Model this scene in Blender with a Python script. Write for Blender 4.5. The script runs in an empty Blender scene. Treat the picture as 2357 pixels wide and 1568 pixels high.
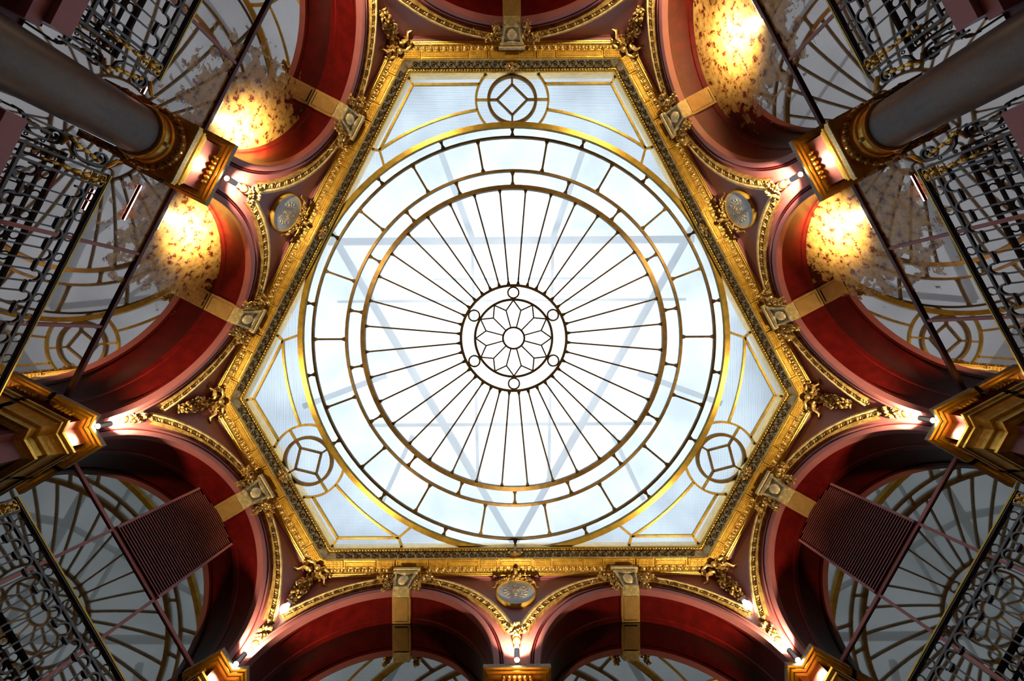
import bpy, bmesh, math, random
from mathutils import Vector, Matrix, Euler
random.seed(7)
PI = math.pi
S = 0.006            # metres per unit; lengths below are in units, camera at height 0
C = bpy.context.scene.collection
D = bpy.data
def rad(a): return a * PI / 180.0

# ------------------------------------------------------------------ materials
def mat(name, base, rough=0.5, metal=0.0, var=0.0, vscale=6.0, col2=None, bump=0.0, bscale=40.0, coat=0.0, spec=None):
    m = D.materials.new(name); m.use_nodes = True
    nt = m.node_tree; b = nt.nodes['Principled BSDF']
    b.inputs['Base Color'].default_value = (*base, 1); b.inputs['Roughness'].default_value = rough
    b.inputs['Metallic'].default_value = metal
    if coat: b.inputs['Coat Weight'].default_value = coat; b.inputs['Coat Roughness'].default_value = 0.15
    if spec is not None: b.inputs['Specular IOR Level'].default_value = spec
    tc = nt.nodes.new('ShaderNodeTexCoord')
    if var:
        n = nt.nodes.new('ShaderNodeTexNoise'); n.inputs['Scale'].default_value = vscale; n.inputs['Detail'].default_value = 8
        n.inputs['Roughness'].default_value = 0.65
        r = nt.nodes.new('ShaderNodeValToRGB')
        c2 = col2 or tuple(c * (1 - var) for c in base)
        r.color_ramp.elements[0].position = 0.35; r.color_ramp.elements[0].color = (*c2, 1)
        r.color_ramp.elements[1].position = 0.65; r.color_ramp.elements[1].color = (*base, 1)
        nt.links.new(tc.outputs['Object'], n.inputs['Vector']); nt.links.new(n.outputs['Fac'], r.inputs['Fac'])
        nt.links.new(r.outputs['Color'], b.inputs['Base Color'])
    if bump:
        n2 = nt.nodes.new('ShaderNodeTexNoise'); n2.inputs['Scale'].default_value = bscale; n2.inputs['Detail'].default_value = 4
        bp = nt.nodes.new('ShaderNodeBump'); bp.inputs['Strength'].default_value = bump; bp.inputs['Distance'].default_value = 0.01
        nt.links.new(tc.outputs['Object'], n2.inputs['Vector']); nt.links.new(n2.outputs['Fac'], bp.inputs['Height'])
        nt.links.new(bp.outputs['Normal'], b.inputs['Normal'])
    return m
M = {}
M['mauve'] = mat('mauve_paint', (.30, .102, .108), .36, var=.18, vscale=2.5, bump=.06, bscale=15)
M['red'] = mat('deep_red_paint', (.105, .0035, .003), .36, var=.4, vscale=9, bump=.1, bscale=60, spec=.3)
M['groove'] = mat('dark_red_groove', (.12, .012, .012), .4)
M['gold'] = mat('gilding', (.84, .57, .11), .34, metal=.7, var=.5, vscale=11, col2=(.58, .34, .05), bump=.25, bscale=45)
M['goldpale'] = mat('worn_pale_gilding', (.90, .74, .38), .45, metal=.35, var=.35, vscale=20, col2=(.46, .36, .16), bump=.15, bscale=60)
M['goldleaf'] = mat('carved_gilding', (.84, .60, .20), .38, metal=.6, var=.6, vscale=14, col2=(.30, .16, .05), bump=.2)
M['strap'] = mat('ochre_strap', (.50, .29, .09), .5, metal=.25, var=.25, vscale=9)
M['bronze'] = mat('bronze_leading', (.23, .135, .03), .4, metal=.6, var=.5, vscale=8)
M['brass'] = mat('gilt_leading', (.62, .40, .06), .36, metal=.7, var=.4, vscale=8)
M['iron'] = mat('black_iron', (.10, .10, .104), .36, metal=.55, var=.25, vscale=12)
M['column'] = mat('black_column', (.11, .11, .112), .42, metal=.15, var=.2, vscale=20, bump=.08, bscale=120)
M['frame'] = mat('mauve_frame', (.38, .15, .16), .4)
M['darkframe'] = mat('dark_red_frame', (.09, .02, .022), .35)
M['slat'] = mat('brown_slat', (.27, .085, .085), .5)
M['slab'] = mat('mauve_slab', (.42, .18, .20), .45, var=.1)
M['blue'] = mat('blue_disc', (.52, .62, .72), .35, var=.25, vscale=10)
M['relief'] = mat('relief_gilt', (.66, .60, .46), .5, metal=.1, var=.3, vscale=30)
M['boss'] = mat('ivory_boss', (.84, .70, .42), .35, metal=.1, var=.35, vscale=25)
M['dark'] = mat('dark_stone', (.05, .04, .04), .6)
M['chrome'] = mat('grey_tube', (.42, .40, .40), .25, metal=.8)
M['white'] = mat('white_plastic', (.8, .8, .78), .4)
M['well'] = mat('pale_shaft_wall', (.90, .94, .98), .8, var=.65, vscale=.55)
M['beam'] = mat('grey_roof_steel', (.23, .28, .34), .6)
M['dust'] = mat('dusty_ledge', (.50, .47, .36), .7, metal=.1, var=.5, vscale=60, col2=(.25, .23, .15))
def emis(name, col, st):
    m = D.materials.new(name); m.use_nodes = True; nt = m.node_tree; nt.nodes.clear()
    o = nt.nodes.new('ShaderNodeOutputMaterial'); e = nt.nodes.new('ShaderNodeEmission')
    e.inputs['Color'].default_value = (*col, 1); e.inputs['Strength'].default_value = st
    nt.links.new(e.outputs[0], o.inputs[0]); return m
M['lampglow'] = emis('lamp_glow', (1, .86, .58), 60)
M['bulbglow'] = emis('bulb_glow', (1, .93, .82), 12)
M['addedglow'] = emis('added_strip_glow', (1, .80, .45), 30)  # glow of the added strips on the mirror transoms

def pane_mat():
    m = D.materials.new('reeded_glass'); m.use_nodes = True; nt = m.node_tree; nt.nodes.clear(); N = nt.nodes.new; L = nt.links.new
    o = N('ShaderNodeOutputMaterial'); tr = N('ShaderNodeBsdfTransparent'); rf = N('ShaderNodeBsdfRefraction'); tl = N('ShaderNodeBsdfTranslucent')
    tr.inputs['Color'].default_value = (.93, .97, 1, 1); rf.inputs['Color'].default_value = (.95, .98, 1, 1); tl.inputs['Color'].default_value = (.9, .95, 1, 1)
    rf.inputs['IOR'].default_value = 1.25; rf.inputs['Roughness'].default_value = .3
    tc = N('ShaderNodeTexCoord'); w = N('ShaderNodeTexWave'); w.inputs['Scale'].default_value = 26; w.bands_direction = 'X'
    w.inputs['Distortion'].default_value = .6
    w2 = N('ShaderNodeTexWave'); w2.inputs['Scale'].default_value = 26; w2.bands_direction = 'Y'; w2.inputs['Distortion'].default_value = .6
    ad = N('ShaderNodeMath'); ad.operation = 'ADD'
    bp = N('ShaderNodeBump'); bp.inputs['Strength'].default_value = .5; bp.inputs['Distance'].default_value = .01
    L(tc.outputs['Object'], w.inputs['Vector']); L(tc.outputs['Object'], w2.inputs['Vector']); L(w.outputs['Fac'], ad.inputs[0]); L(w2.outputs['Fac'], ad.inputs[1])
    L(ad.outputs[0], bp.inputs['Height']); L(bp.outputs['Normal'], rf.inputs['Normal'])
    m1 = N('ShaderNodeMixShader'); m1.inputs[0].default_value = .55; L(tr.outputs[0], m1.inputs[1]); L(rf.outputs[0], m1.inputs[2])
    m2 = N('ShaderNodeMixShader'); m2.inputs[0].default_value = .24; L(m1.outputs[0], m2.inputs[1]); L(tl.outputs[0], m2.inputs[2])
    L(m2.outputs[0], o.inputs[0]); return m
M['pane'] = pane_mat()

def mirror_mat(name, tint, worn=False):
    m = D.materials.new(name); m.use_nodes = True; nt = m.node_tree; nt.nodes.clear(); N = nt.nodes.new; L = nt.links.new
    o = N('ShaderNodeOutputMaterial'); g = N('ShaderNodeBsdfPrincipled')
    g.inputs['Metallic'].default_value = 1; g.inputs['Roughness'].default_value = .02; g.inputs['Base Color'].default_value = (*tint, 1)
    df = N('ShaderNodeBsdfDiffuse'); df.inputs['Color'].default_value = (.06, .05, .048, 1) if worn else (.02, .018, .018, 1)
    mx = N('ShaderNodeMixShader'); mx.inputs[0].default_value = .12; L(g.outputs[0], mx.inputs[1]); L(df.outputs[0], mx.inputs[2])
    out = mx
    if worn:
        uv = N('ShaderNodeUVMap')
        ln = N('ShaderNodeVectorMath'); ln.operation = 'LENGTH'; L(uv.outputs[0], ln.inputs[0])
        n1 = N('ShaderNodeTexNoise'); n1.inputs['Scale'].default_value = 5.5; n1.inputs['Detail'].default_value = 9; n1.inputs['Roughness'].default_value = .62; n1.inputs['Distortion'].default_value = .4
        L(uv.outputs[0], n1.inputs['Vector'])
        mr = N('ShaderNodeMapRange'); mr.inputs['From Min'].default_value = .35; mr.inputs['From Max'].default_value = 1.55
        mr.inputs['To Min'].default_value = .82; mr.inputs['To Max'].default_value = .22; L(ln.outputs['Value'], mr.inputs['Value'])
        sb = N('ShaderNodeMath'); sb.operation = 'SUBTRACT'; L(mr.outputs[0], sb.inputs[0]); L(n1.outputs['Fac'], sb.inputs[1])
        ra = N('ShaderNodeMath'); ra.operation = 'MULTIPLY'; ra.inputs[1].default_value = 40; ra.use_clamp = True; L(sb.outputs[0], ra.inputs[0])
        # flaked backing: gold size with red bole showing through it
        n2 = N('ShaderNodeTexNoise'); n2.inputs['Scale'].default_value = 10; n2.inputs['Detail'].default_value = 10; n2.inputs['Roughness'].default_value = .7
        mp = N('ShaderNodeVectorMath'); mp.operation = 'ADD'; mp.inputs[1].default_value = (7.3, 2.1, 0); L(uv.outputs[0], mp.inputs[0]); L(mp.outputs[0], n2.inputs['Vector'])
        cr = N('ShaderNodeValToRGB'); e = cr.color_ramp.elements
        e[0].position = .43; e[0].color = (.10, .012, .008, 1); e[1].position = .445; e[1].color = (.40, .21, .05, 1)
        x = cr.color_ramp.elements.new(.62); x.color = (.62, .40, .13, 1)
        L(n2.outputs['Fac'], cr.inputs['Fac'])
        fl = N('ShaderNodeBsdfPrincipled'); fl.inputs['Roughness'].default_value = .35; fl.inputs['Metallic'].default_value = .1; L(cr.outputs[0], fl.inputs['Base Color'])
        m2 = N('ShaderNodeMixShader'); L(mx.outputs[0], m2.inputs[1]); L(fl.outputs[0], m2.inputs[2])
        fa = N('ShaderNodeMath'); fa.operation = 'MULTIPLY'; fa.inputs[1].default_value = .86; L(ra.outputs[0], fa.inputs[0]); L(fa.outputs[0], m2.inputs[0])
        out = m2
    L(out.outputs[0], o.inputs[0]); return m
M['mirror'] = mirror_mat('grey_mirror', (.25, .235, .21))
M['oldmirror'] = mirror_mat('worn_mirror', (.44, .37, .335), True)

# ------------------------------------------------------------------ mesh builder
class MB:
    def __init__(s): s.v = []; s.f = []; s.uv = None
    def add(s, vs, fs):
        n = len(s.v); s.v += [tuple(v) for v in vs]; s.f += [tuple(i + n for i in f) for f in fs]; return s
    def box(s, x0, x1, y0, y1, z0, z1):
        vs = [(x, y, z) for z in (z0, z1) for y in (y0, y1) for x in (x0, x1)]
        return s.add(vs, [(0, 2, 3, 1), (4, 5, 7, 6), (0, 1, 5, 4), (2, 6, 7, 3), (0, 4, 6, 2), (1, 3, 7, 5)])
    def loft(s, rings, close_v=False, cap=True):
        n = len(rings[0]); vs = [p for r in rings for p in r]; fs = []
        m = len(rings)
        for i in range(m if close_v else m - 1):
            j = (i + 1) % m
            for k in range(n):
                l = (k + 1) % n; fs.append((i * n + k, i * n + l, j * n + l, j * n + k))
        if cap and not close_v: fs += [tuple(range(n))[::-1], tuple((m - 1) * n + k for k in range(n))]
        return s.add(vs, fs)
    def strip(s, rings):            # open profile
        n = len(rings[0]); vs = [p for r in rings for p in r]
        return s.add(vs, [(i * n + k, i * n + k + 1, (i + 1) * n + k + 1, (i + 1) * n + k) for i in range(len(rings) - 1) for k in range(n - 1)])
    def tube(s, pts, r, seg=6, closed=False, flat=None):
        pts = [Vector(p) for p in pts]; n = len(pts); rings = []; up = Vector((0, 0, 1))
        rr = r if isinstance(r, (list, tuple)) else [r] * n
        prev = None
        for i, p in enumerate(pts):
            a = pts[(i - 1) % n] if (closed or i > 0) else p; b = pts[(i + 1) % n] if (closed or i < n - 1) else p
            t = (b - a).normalized()
            if prev is None:
                u = up if abs(t.dot(up)) < .9 else Vector((1, 0, 0))
                prev = (u - t * u.dot(t)).normalized()
            else:
                q = prev - t * prev.dot(t)
                prev = q.normalized() if q.length > 1e-6 else prev
            w = t.cross(prev)
            ky = flat if flat else 1
            rings.append([p + prev * math.cos(2 * PI * k / seg + PI / seg) * rr[i] * ky + w * math.sin(2 * PI * k / seg + PI / seg) * rr[i] for k in range(seg)])
        return s.loft(rings, close_v=closed)
    def bar(s, pts, w, h, closed=False, nrm=(0, 0, 1)):
        """rectangular section along pts; w across, h along nrm"""
        pts = [Vector(p) for p in pts]; n = len(pts); rings = []; nz = Vector(nrm)
        for i, p in enumerate(pts):
            a = pts[(i - 1) % n] if (closed or i > 0) else p; b = pts[(i + 1) % n] if (closed or i < n - 1) else p
            t = (b - a).normalized(); u = t.cross(nz).normalized(); v = u.cross(t).normalized()
            k = 1.0
            if (closed or 0 < i < n - 1):
                t1 = (p - a).normalized(); k = 1 / max(.5, math.sqrt(max(0, (1 + t1.dot((b - p).normalized())) / 2)))
            rings.append([p + u * sx * w / 2 * k + v * sy * h / 2 for sx, sy in ((-1, -1), (1, -1), (1, 1), (-1, 1))])
        return s.loft(rings, close_v=closed)
    def blob(s, c, r, rot=None, nu=8, nv=5):
        c = Vector(c); R = rot or Matrix.Identity(3); vs = [c + R @ Vector((0, 0, r[2]))]; fs = []
        for j in range(1, nv):
            th = PI * j / nv
            for k in range(nu):
                ph = 2 * PI * k / nu
                vs.append(c + R @ Vector((r[0] * math.sin(th) * math.cos(ph), r[1] * math.sin(th) * math.sin(ph), r[2] * math.cos(th))))
        vs.append(c + R @ Vector((0, 0, -r[2]))); e = len(vs) - 1
        for k in range(nu):
            l = (k + 1) % nu
            fs.append((0, 1 + k, 1 + l)); fs.append((e, 1 + (nv - 2) * nu + l, 1 + (nv - 2) * nu + k))
            for j in range(nv - 2): fs.append((1 + j * nu + k, 1 + (j + 1) * nu + k, 1 + (j + 1) * nu + l, 1 + j * nu + l))
        return s.add(vs, fs)
    def lathe(s, c, prof, seg=32, ax='z'):
        rings = []
        for k in range(seg):
            a = 2 * PI * k / seg; ca, sa = math.cos(a), math.sin(a)
            if ax == 'z': rings.append([(c[0] + r * ca, c[1] + r * sa, c[2] + h) for r, h in prof])
            else: rings.append([(c[0] + r * ca, c[1] + h, c[2] + r * sa) for r, h in prof])      # axis y
        n = len(prof); vs = [p for r in rings for p in r]
        fs = [(i * n + k, i * n + k + 1, ((i + 1) % seg) * n + k + 1, ((i + 1) % seg) * n + k) for i in range(seg) for k in range(n - 1)]
        return s.add(vs, fs)
    def leaves(s, c, size, n, seed, flat=.28, spread=(1, .6, 1)):
        """cluster of small curled leaves and buds"""
        rn = random.Random(seed)
        for i in range(n):
            d = Vector((rn.uniform(-1, 1), rn.uniform(-1, .2), rn.uniform(-1, 1)))
            if d.length < .05: d = Vector((0, -1, 0))
            d.normalize()
            p = Vector(c) + Vector((d.x * spread[0], d.y * spread[1], d.z * spread[2])) * size * rn.uniform(.45, .8)
            q = d.to_track_quat('X', 'Z').to_matrix() @ Euler((rn.uniform(0, 6.28), rn.uniform(-.6, .6), rn.uniform(-.4, .4))).to_matrix()
            l = size * rn.uniform(.32, .5)
            s.blob(p, (l, l * .6, l * flat * rn.uniform(.8, 1.6)), q, 7, 4)
        return s
    def build(s, name, m, parent=None, smooth=None, uvf=None):
        me = D.meshes.new(name); me.from_pydata([tuple(c * S for c in v) for v in s.v], [], s.f)
        bm = bmesh.new(); bm.from_mesh(me); bmesh.ops.recalc_face_normals(bm, faces=bm.faces); 
        if uvf:
            ul = bm.loops.layers.uv.new('UVMap')
            for f in bm.faces:
                for l in f.loops: l[ul].uv = uvf(l.vert.co / S)
        if smooth:
            for f in bm.faces: f.smooth = True
            for e in bm.edges:
                if len(e.link_faces) == 2 and e.calc_face_angle(0) > smooth: e.smooth = False
        bm.to_mesh(me); bm.free()
        me.materials.append(M[m] if isinstance(m, str) else m)
        o = D.objects.new(name, me); C.objects.link(o)
        if parent: o.parent = parent
        return o
SM = rad(40)
class Frame:
    def __init__(s, o, n):
        s.o = Vector((o[0], o[1], 0)); s.n = Vector((n[0], n[1], 0)).normalized(); s.t = Vector((s.n.y, -s.n.x, 0)); s.rz = math.atan2(s.t.y, s.t.x)
    def w(s, x, y=0, z=0): return s.o + s.t * x + s.n * y + Vector((0, 0, z))
    def loc(s, p): d = Vector((p[0], p[1], 0)) - s.o; return d.dot(s.t), d.dot(s.n)
def props(o, label, cat, group=None, kind=None):
    o['label'] = label; o['category'] = cat
    if group: o['group'] = group
    if kind: o['kind'] = kind
    return o
def thing(name, fr, x, y, z, label, cat, group=None, kind=None):
    o = D.objects.new(name, None); C.objects.link(o); o.empty_display_size = .05
    o.location = fr.w(x, y, z) * S; o.rotation_euler = (0, 0, fr.rz)
    return props(o, label, cat, group, kind)
def dup(root, fr, x, y, z, label):
    r = root.copy(); C.objects.link(r); r.location = fr.w(x, y, z) * S; r.rotation_euler = (0, 0, fr.rz); r['label'] = label
    for ch in root.children:
        c = ch.copy(); C.objects.link(c); c.parent = r
        for g in ch.children:
            d = g.copy(); C.objects.link(d); d.parent = c
    return r

# ------------------------------------------------------------------ the plan: an irregular hexagon, three long and three short walls
ZC = 920.0
V = [(274, -687), (705, 142), (470, 552), (-470, 552), (-705, 142), (-274, -687)]       # wall corners
SIDES = ['upper_right', 'lower_right', 'bottom', 'lower_left', 'upper_left', 'top']
SAY = {'upper_right': 'upper right', 'lower_right': 'lower right', 'bottom': 'bottom', 'lower_left': 'lower left', 'upper_left': 'upper left', 'top': 'top'}
FR = {}; HL = {}
for i, sd in enumerate(SIDES):
    a = Vector(V[i]); b = Vector(V[(i + 1) % 6]); mid = (a + b) / 2; d = (b - a).normalized(); n = Vector((d.y, -d.x))
    if n.dot(mid) < 0: n = -n
    FR[sd] = Frame(mid, n); HL[sd] = (b - a).length / 2
def offset_corner(i, y):
    """corner i of the polygon with every wall moved outwards by y"""
    f1 = FR[SIDES[(i - 1) % 6]]; f2 = FR[SIDES[i]]
    d1 = f1.n.dot(f1.o) + y; d2 = f2.n.dot(f2.o) + y
    det = f1.n.x * f2.n.y - f1.n.y * f2.n.x
    return Vector(((d1 * f2.n.y - d2 * f1.n.y) / det, (f1.n.x * d2 - f2.n.x * d1) / det))
def ends(sd, y):
    i = SIDES.index(sd); f = FR[sd]
    xs = [f.loc(offset_corner(i, y))[0], f.loc(offset_corner((i + 1) % 6, y))[0]]
    return min(xs), max(xs)
CORN = []                                  # frames at the corners; y points away from the room's middle
for i in range(6):
    n = (FR[SIDES[(i - 1) % 6]].n + FR[SIDES[i]].n).normalized(); CORN.append(Frame(V[i], n))
ZS, R0, DEPTH = 652.0, 208.0, 61.0
LONG = ('upper_right', 'bottom', 'upper_left')
def arches(sd):
    if sd in LONG: return [(-246.0, ZS, R0), (246.0, ZS, R0)]
    if sd == 'top': return [(0.0, 618.0, 243.0)]
    return [(0.0, ZS, R0)]
FLOOR = -270.0

# ------------------------------------------------------------------ walls
ZTOP = 935.0
for sd in SIDES:
    fr = FR[sd]; hl = HL[sd]; A = arches(sd)
    w = MB(); x = -hl; zpier = 606 if sd in LONG else FLOOR
    def col(xs_z):
        w.strip([[(xx, 0, zz), (xx, 0, ZTOP)] for xx, zz in xs_z])
    for c, z0, R in A:
        zb = FLOOR if x == -hl else zpier
        col([(x, zb), (c - R, zb)])
        col([(c - R * math.cos(PI * k / 56), z0 + R * math.sin(PI * k / 56)) for k in range(57)])
        x = c + R
    col([(x, FLOOR), (hl, FLOOR)])
    w.strip([[(-hl, 0, ZTOP), (-hl, DEPTH, ZTOP)], [(hl, 0, ZTOP), (hl, DEPTH, ZTOP)]])
    if sd in LONG: w.box(-38, 38, 1, DEPTH - 1, 606, 612)
    # lower storey below the gallery
    w.strip([[(-hl, DEPTH + 3.5, FLOOR), (-hl, DEPTH + 3.5, 436)], [(hl, DEPTH + 3.5, FLOOR), (hl, DEPTH + 3.5, 436)]])
    root = w.build('wall_' + sd, 'mauve'); root.location = fr.o * S; root.rotation_euler.z = fr.rz
    props(root, 'dusty rose plaster arcade wall on the %s side of the skylight' % SAY[sd], 'wall', 'arcade walls', 'structure')
    for c, z0, R in A:
        # soffit and jambs with a sunk panel
        sf = MB(); pr = [(0, 0), (9, 0), (10.5, 2.2), (50, 2.2), (51.5, 0), (DEPTH, 0)]
        rings = [[(c + R + dr, y, FLOOR if (c + R) > hl - 30 else 606) for y, dr in pr]]
        for k in range(65):
            th = PI * k / 64; rings.append([(c + (R + dr) * math.cos(th), y, z0 + (R + dr) * math.sin(th)) for y, dr in pr])
        rings.append([(c - R - dr, y, FLOOR if (c - R) < -hl + 30 else 606) for y, dr in pr])
        sf.strip(rings); sf.build('arch_soffit', 'red', root, SM)
        # painted archivolt
        av = MB(); pr = [(-.5, 4), (-.5, -9), (1, -10), (9, -10), (10, -7)]; pr2 = [(10, -7), (12, -4), (13, -6.5), (14, -6.5), (15, -4)]; pr3 = [(15, -4), (16.5, -8), (18, -8), (20, 1)]
        def arc(mb, p, t0=0, t1=180, n=64):
            mb.strip([[(c + (R + dr) * math.cos(rad(t0 + (t1 - t0) * k / n)), y, z0 + (R + dr) * math.sin(rad(t0 + (t1 - t0) * k / n))) for dr, y in p] for k in range(n + 1)])
        arc(av, pr); arc(av, pr3)
        a_ = av.build('archivolt', 'mauve', root, SM)
        g_ = MB(); arc(g_, pr2); g_.build('groove', 'groove', a_, SM)
        # gilded leaf band
        ri, ro = R + 32, R + 54
        def lim(side):
            lx = (hl - side * c) if not (sd in LONG and side * c < 0) else abs(c)
            return math.degrees(math.acos(min(1, (lx - 1) / ro)))
        t0, t1 = lim(1), 180 - lim(-1)
        gb = MB(); arc(gb, [(32, 1), (32, -7), (34, -9), (36, -5), (44, -6), (46, -7)], t0, t1)
        nl = int((t1 - t0) / 180 * PI * ri / 9.5)
        for k in range(nl + 1):
            th = rad(t0 + (t1 - t0) * k / nl); q = Euler((0, -th, 0)).to_matrix()
            cx, cz = math.cos(th), math.sin(th)
            P = lambda dr, y: (c + (R + dr) * cx, y, z0 + (R + dr) * cz)
            if k % 2 == 0:
                gb.blob(P(40.5, -7), (4.6, 3.0, 2.6), q, 8, 5); gb.blob(P(36.6, -8), (1.8, 2, 1.8), q, 6, 4)
            else:
                gb.blob(P(40, -6.5), (5.4, 1.8, 1.2), q, 6, 4)
            for sgn in (-1, 1):
                gb.blob(Vector(P(41, -7)) + Vector((-cz, 0, cx)) * 3.2 * sgn, (4.6, 2, .9), Euler((0, -th + .35 * sgn, 0)).to_matrix(), 6, 4)
        gb_ = gb.build('gilded_leaf_band', 'goldleaf', root, SM)
        fb = MB(); arc(fb, [(46, -6), (46, -11), (47, -11.5), (53, -9), (54, -8), (54, 1)], t0, t1); fb.build('fillet', 'goldpale', gb_, SM)

fl = MB(); fl.box(-900, 900, -900, 800, FLOOR - 12, FLOOR)
o = fl.build('floor', 'dark'); props(o, 'dark stone floor far below the skylight', 'floor', None, 'structure')

# ------------------------------------------------------------------ cornice, one run per wall
for idx, sd in enumerate(SIDES):
    fr = FR[sd]
    root = D.objects.new('trim_%d' % (idx + 1), None); C.objects.link(root); root.location = fr.w(0, 0, 912) * S; root.rotation_euler.z = fr.rz
    props(root, 'gilded classical cornice along the %s edge of the skylight' % SAY[sd], 'cornice', 'cornice runs', 'structure')
    Z0 = 912
    def run(prof, name, m, par=root):
        mb = MB(); a = []; b = []
        for y, z in prof:
            e0, e1 = ends(sd, y); a.append((e0, y, z - Z0)); b.append((e1, y, z - Z0))
        mb.strip([a, b]); return mb.build(name, m, par)
    run([(0, 908), (-2, 911), (-2, 913), (-6, 915.5), (-6, 916.5)], 'bed_moulding', 'mauve')
    run([(-5, 916), (-8, 917.5), (-7.2, 920), (-9.5, 921), (-8.5, 924.5), (-10, 927), (-20, 928.5)], 'gilt_moulding', 'gold')
    run([(-20, 928.5), (-21, 928), (-38.5, 928), (-39, 927.5), (-39.4, 928), (-39.4, 931), (-36.5, 932), (-36, 934)], 'soffit', 'gold')
    run([(-36.5, 933), (-38, 935), (-40, 957), (-41, 958)], 'frieze', 'goldpale')
    run([(-40, 957), (-43, 958.5), (-42.5, 961), (-45, 962.5), (-46, 966), (-44, 970), (-38, 1002)], 'glass_bead', 'gold')
    e0, e1 = ends(sd, -14)
    ed = MB(); n = int((e1 - e0 - 10) / 8)
    for k in range(n + 1):
        x = e0 + 5 + (e1 - e0 - 10) * k / n
        if k % 2 == 0:
            ed.blob((x, -14.5, 925.2 - Z0), (4.2, 6.0, 3.4), None, 8, 6)
            ed.tube([(x + 5.4 * math.cos(rad(t)), -14.5 + 6.6 * math.sin(rad(t)), 925.6 - Z0) for t in range(20, 341, 40)], 1.0, 5)
        else: ed.blob((x, -14.5, 925.5 - Z0), (1.3, 6, 2.0), Euler((0, 0, 0)).to_matrix(), 6, 4)
    ed.build('egg_and_dart', 'goldleaf', root, SM)
    # soffit panels
    if sd in LONG: gx = [-420, -300, -180, -60, 60, 180, 300, 420]
    elif sd == 'top': gx = [-233, -78, 78, 233]
    else: gx = [-189, -63, 63, 189]
    for x in gx:
        g = MB(); g.box(x - 20, x + 20, -38.2, -21, 924.2 - Z0, 928.2 - Z0)
        for i in range(4):
            for j in range(3):
                cx = x - 13.2 + i * 8.8; cy = -34.6 + j * 5.2
                g.loft([[(cx - a * 3.9, cy - a * 2.3, zz - Z0), (cx + a * 3.9, cy - a * 2.3, zz - Z0), (cx + a * 3.9, cy + a * 2.3, zz - Z0), (cx - a * 3.9, cy + a * 2.3, zz - Z0)] for a, zz in ((1, 924.4), (.75, 922.6))])
        g.build('grid_panel', 'gold', root)
    for xa, xb in zip(gx[:-1], gx[1:]):
        p = MB(); x0, x1 = xa + 24, xb - 24
        rr = lambda i, z: [(x0 + i, -37.6 + i, z - Z0), (x1 - i, -37.6 + i, z - Z0), (x1 - i, -22 - i, z - Z0), (x0 + i, -22 - i, z - Z0)]
        p.loft([rr(0, 928.2), rr(0, 925.4), rr(1.8, 925.2), rr(2.2, 927.4), rr(3.2, 927.4), rr(3.8, 925.6)]); p.build('field_panel', 'gold', root)
    # running scroll on the frieze, turned from the middle
    sc = MB(); e0, e1 = ends(sd, -40); pitch = 21.0; n = int((e1 - 12) / pitch)
    for sg in (-1, 1):
        for k in range(n):
            xc = sg * (18 + pitch * k)
            pts = []
            for q in range(17):
                th = 2.3 * PI * q / 16; r_ = 8.2 - 6.2 * q / 16
                xx = xc + sg * r_ * math.cos(th + PI * .9); zz = 946 + r_ * 1.05 * math.sin(th + PI * .9)
                pts.append((xx, -39.6 - (zz - 946) * .08 - 1, zz - Z0))
            sc.tube([(xc - sg * 12, -39.2, 938 - Z0)] + pts, [1.5] * 9 + [1.2] * 9, 5)
            sc.blob((xc, -41, 946 - Z0), (2.2, 2, 2.2), None, 6, 4)
            sc.blob((xc + sg * 9, -41, 953 - Z0), (3.6, 1.4, 1.3), Euler((0, .6 * sg, 0)).to_matrix(), 6, 4)
    sc.build('scroll_relief', 'bronze', root, SM)
    bd = MB(); n = int((e1 - e0) / 7)
    for k in range(n): bd.blob((e0 + (k + .5) * (e1 - e0) / n, -43.2, 959.5 - Z0), (3.0, 1.6, 1.8), None, 6, 4)
    bd.build('bead_row', 'gold', root, SM)
    ro = MB()
    for k in range(8):
        a = 2 * PI * k / 8; ro.blob((8.5 * math.cos(a) * 1.5, -43, 948 + 9 * math.sin(a) - Z0), (5.5, 3, 4), Euler((0, -a, 0)).to_matrix(), 7, 4)
    ro.blob((0, -46, 948 - Z0), (5, 4, 5)); ro.leaves((0, -43, 948 - Z0), 14, 14, idx)
    ro.build('rosette', 'goldleaf', root, SM)

# ------------------------------------------------------------------ the skylight
GP = [(245, -615), (634, 139.5), (427, 487), (-427, 487), (-634, 139.5), (-245, -615)]   # glass edge as seen at cornice height
def zeta(r):
    if r >= 489: return 1.066
    if r >= 461: return 1.066 + (489 - r) / 28 * .026
    return 1.092 + .085 * (1 - (r / 461.0) ** 2)
def sky(x, y, dz=0):
    r = math.hypot(x, y); k = zeta(r); return (x * k, y * k, ZC * k + dz)
def pol(r, a, dz=0): return sky(r * math.sin(rad(a)), -r * math.cos(rad(a)), dz)      # a clockwise from the top of the photo
ORI = Frame((0, 0), (0, 1))
skl = thing('skylight', ORI, 0, 0, 1000, 'large leaded glass skylight with wheel of spokes, in an irregular hexagon', 'skylight')
skl.location = (0, 0, 0)
gl = MB()
rs = [0.01, 24, 60, 88, 121, 180, 240, 300, 347, 384, 420, 461, 475, 489]
gl.strip([[pol(r, 5 * k) for r in rs] for k in range(73)])
def hexr(a):      # distance to the glass polygon (a little past it, under the bead)
    dx, dy = math.sin(rad(a)), -math.cos(rad(a)); best = 1e9
    for i in range(6):
        p = Vector(GP[i]) * 1.02; q = Vector(GP[(i + 1) % 6]) * 1.02; e = q - p; det = dx * -e.y + dy * e.x
        if abs(det) < 1e-9: continue
        t = (p.x * -e.y + p.y * e.x) / det; u = (dx * p.y - dy * p.x) / det
        if t > 0 and -1e-6 <= u <= 1 + 1e-6: best = min(best, t)
    return best
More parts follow.
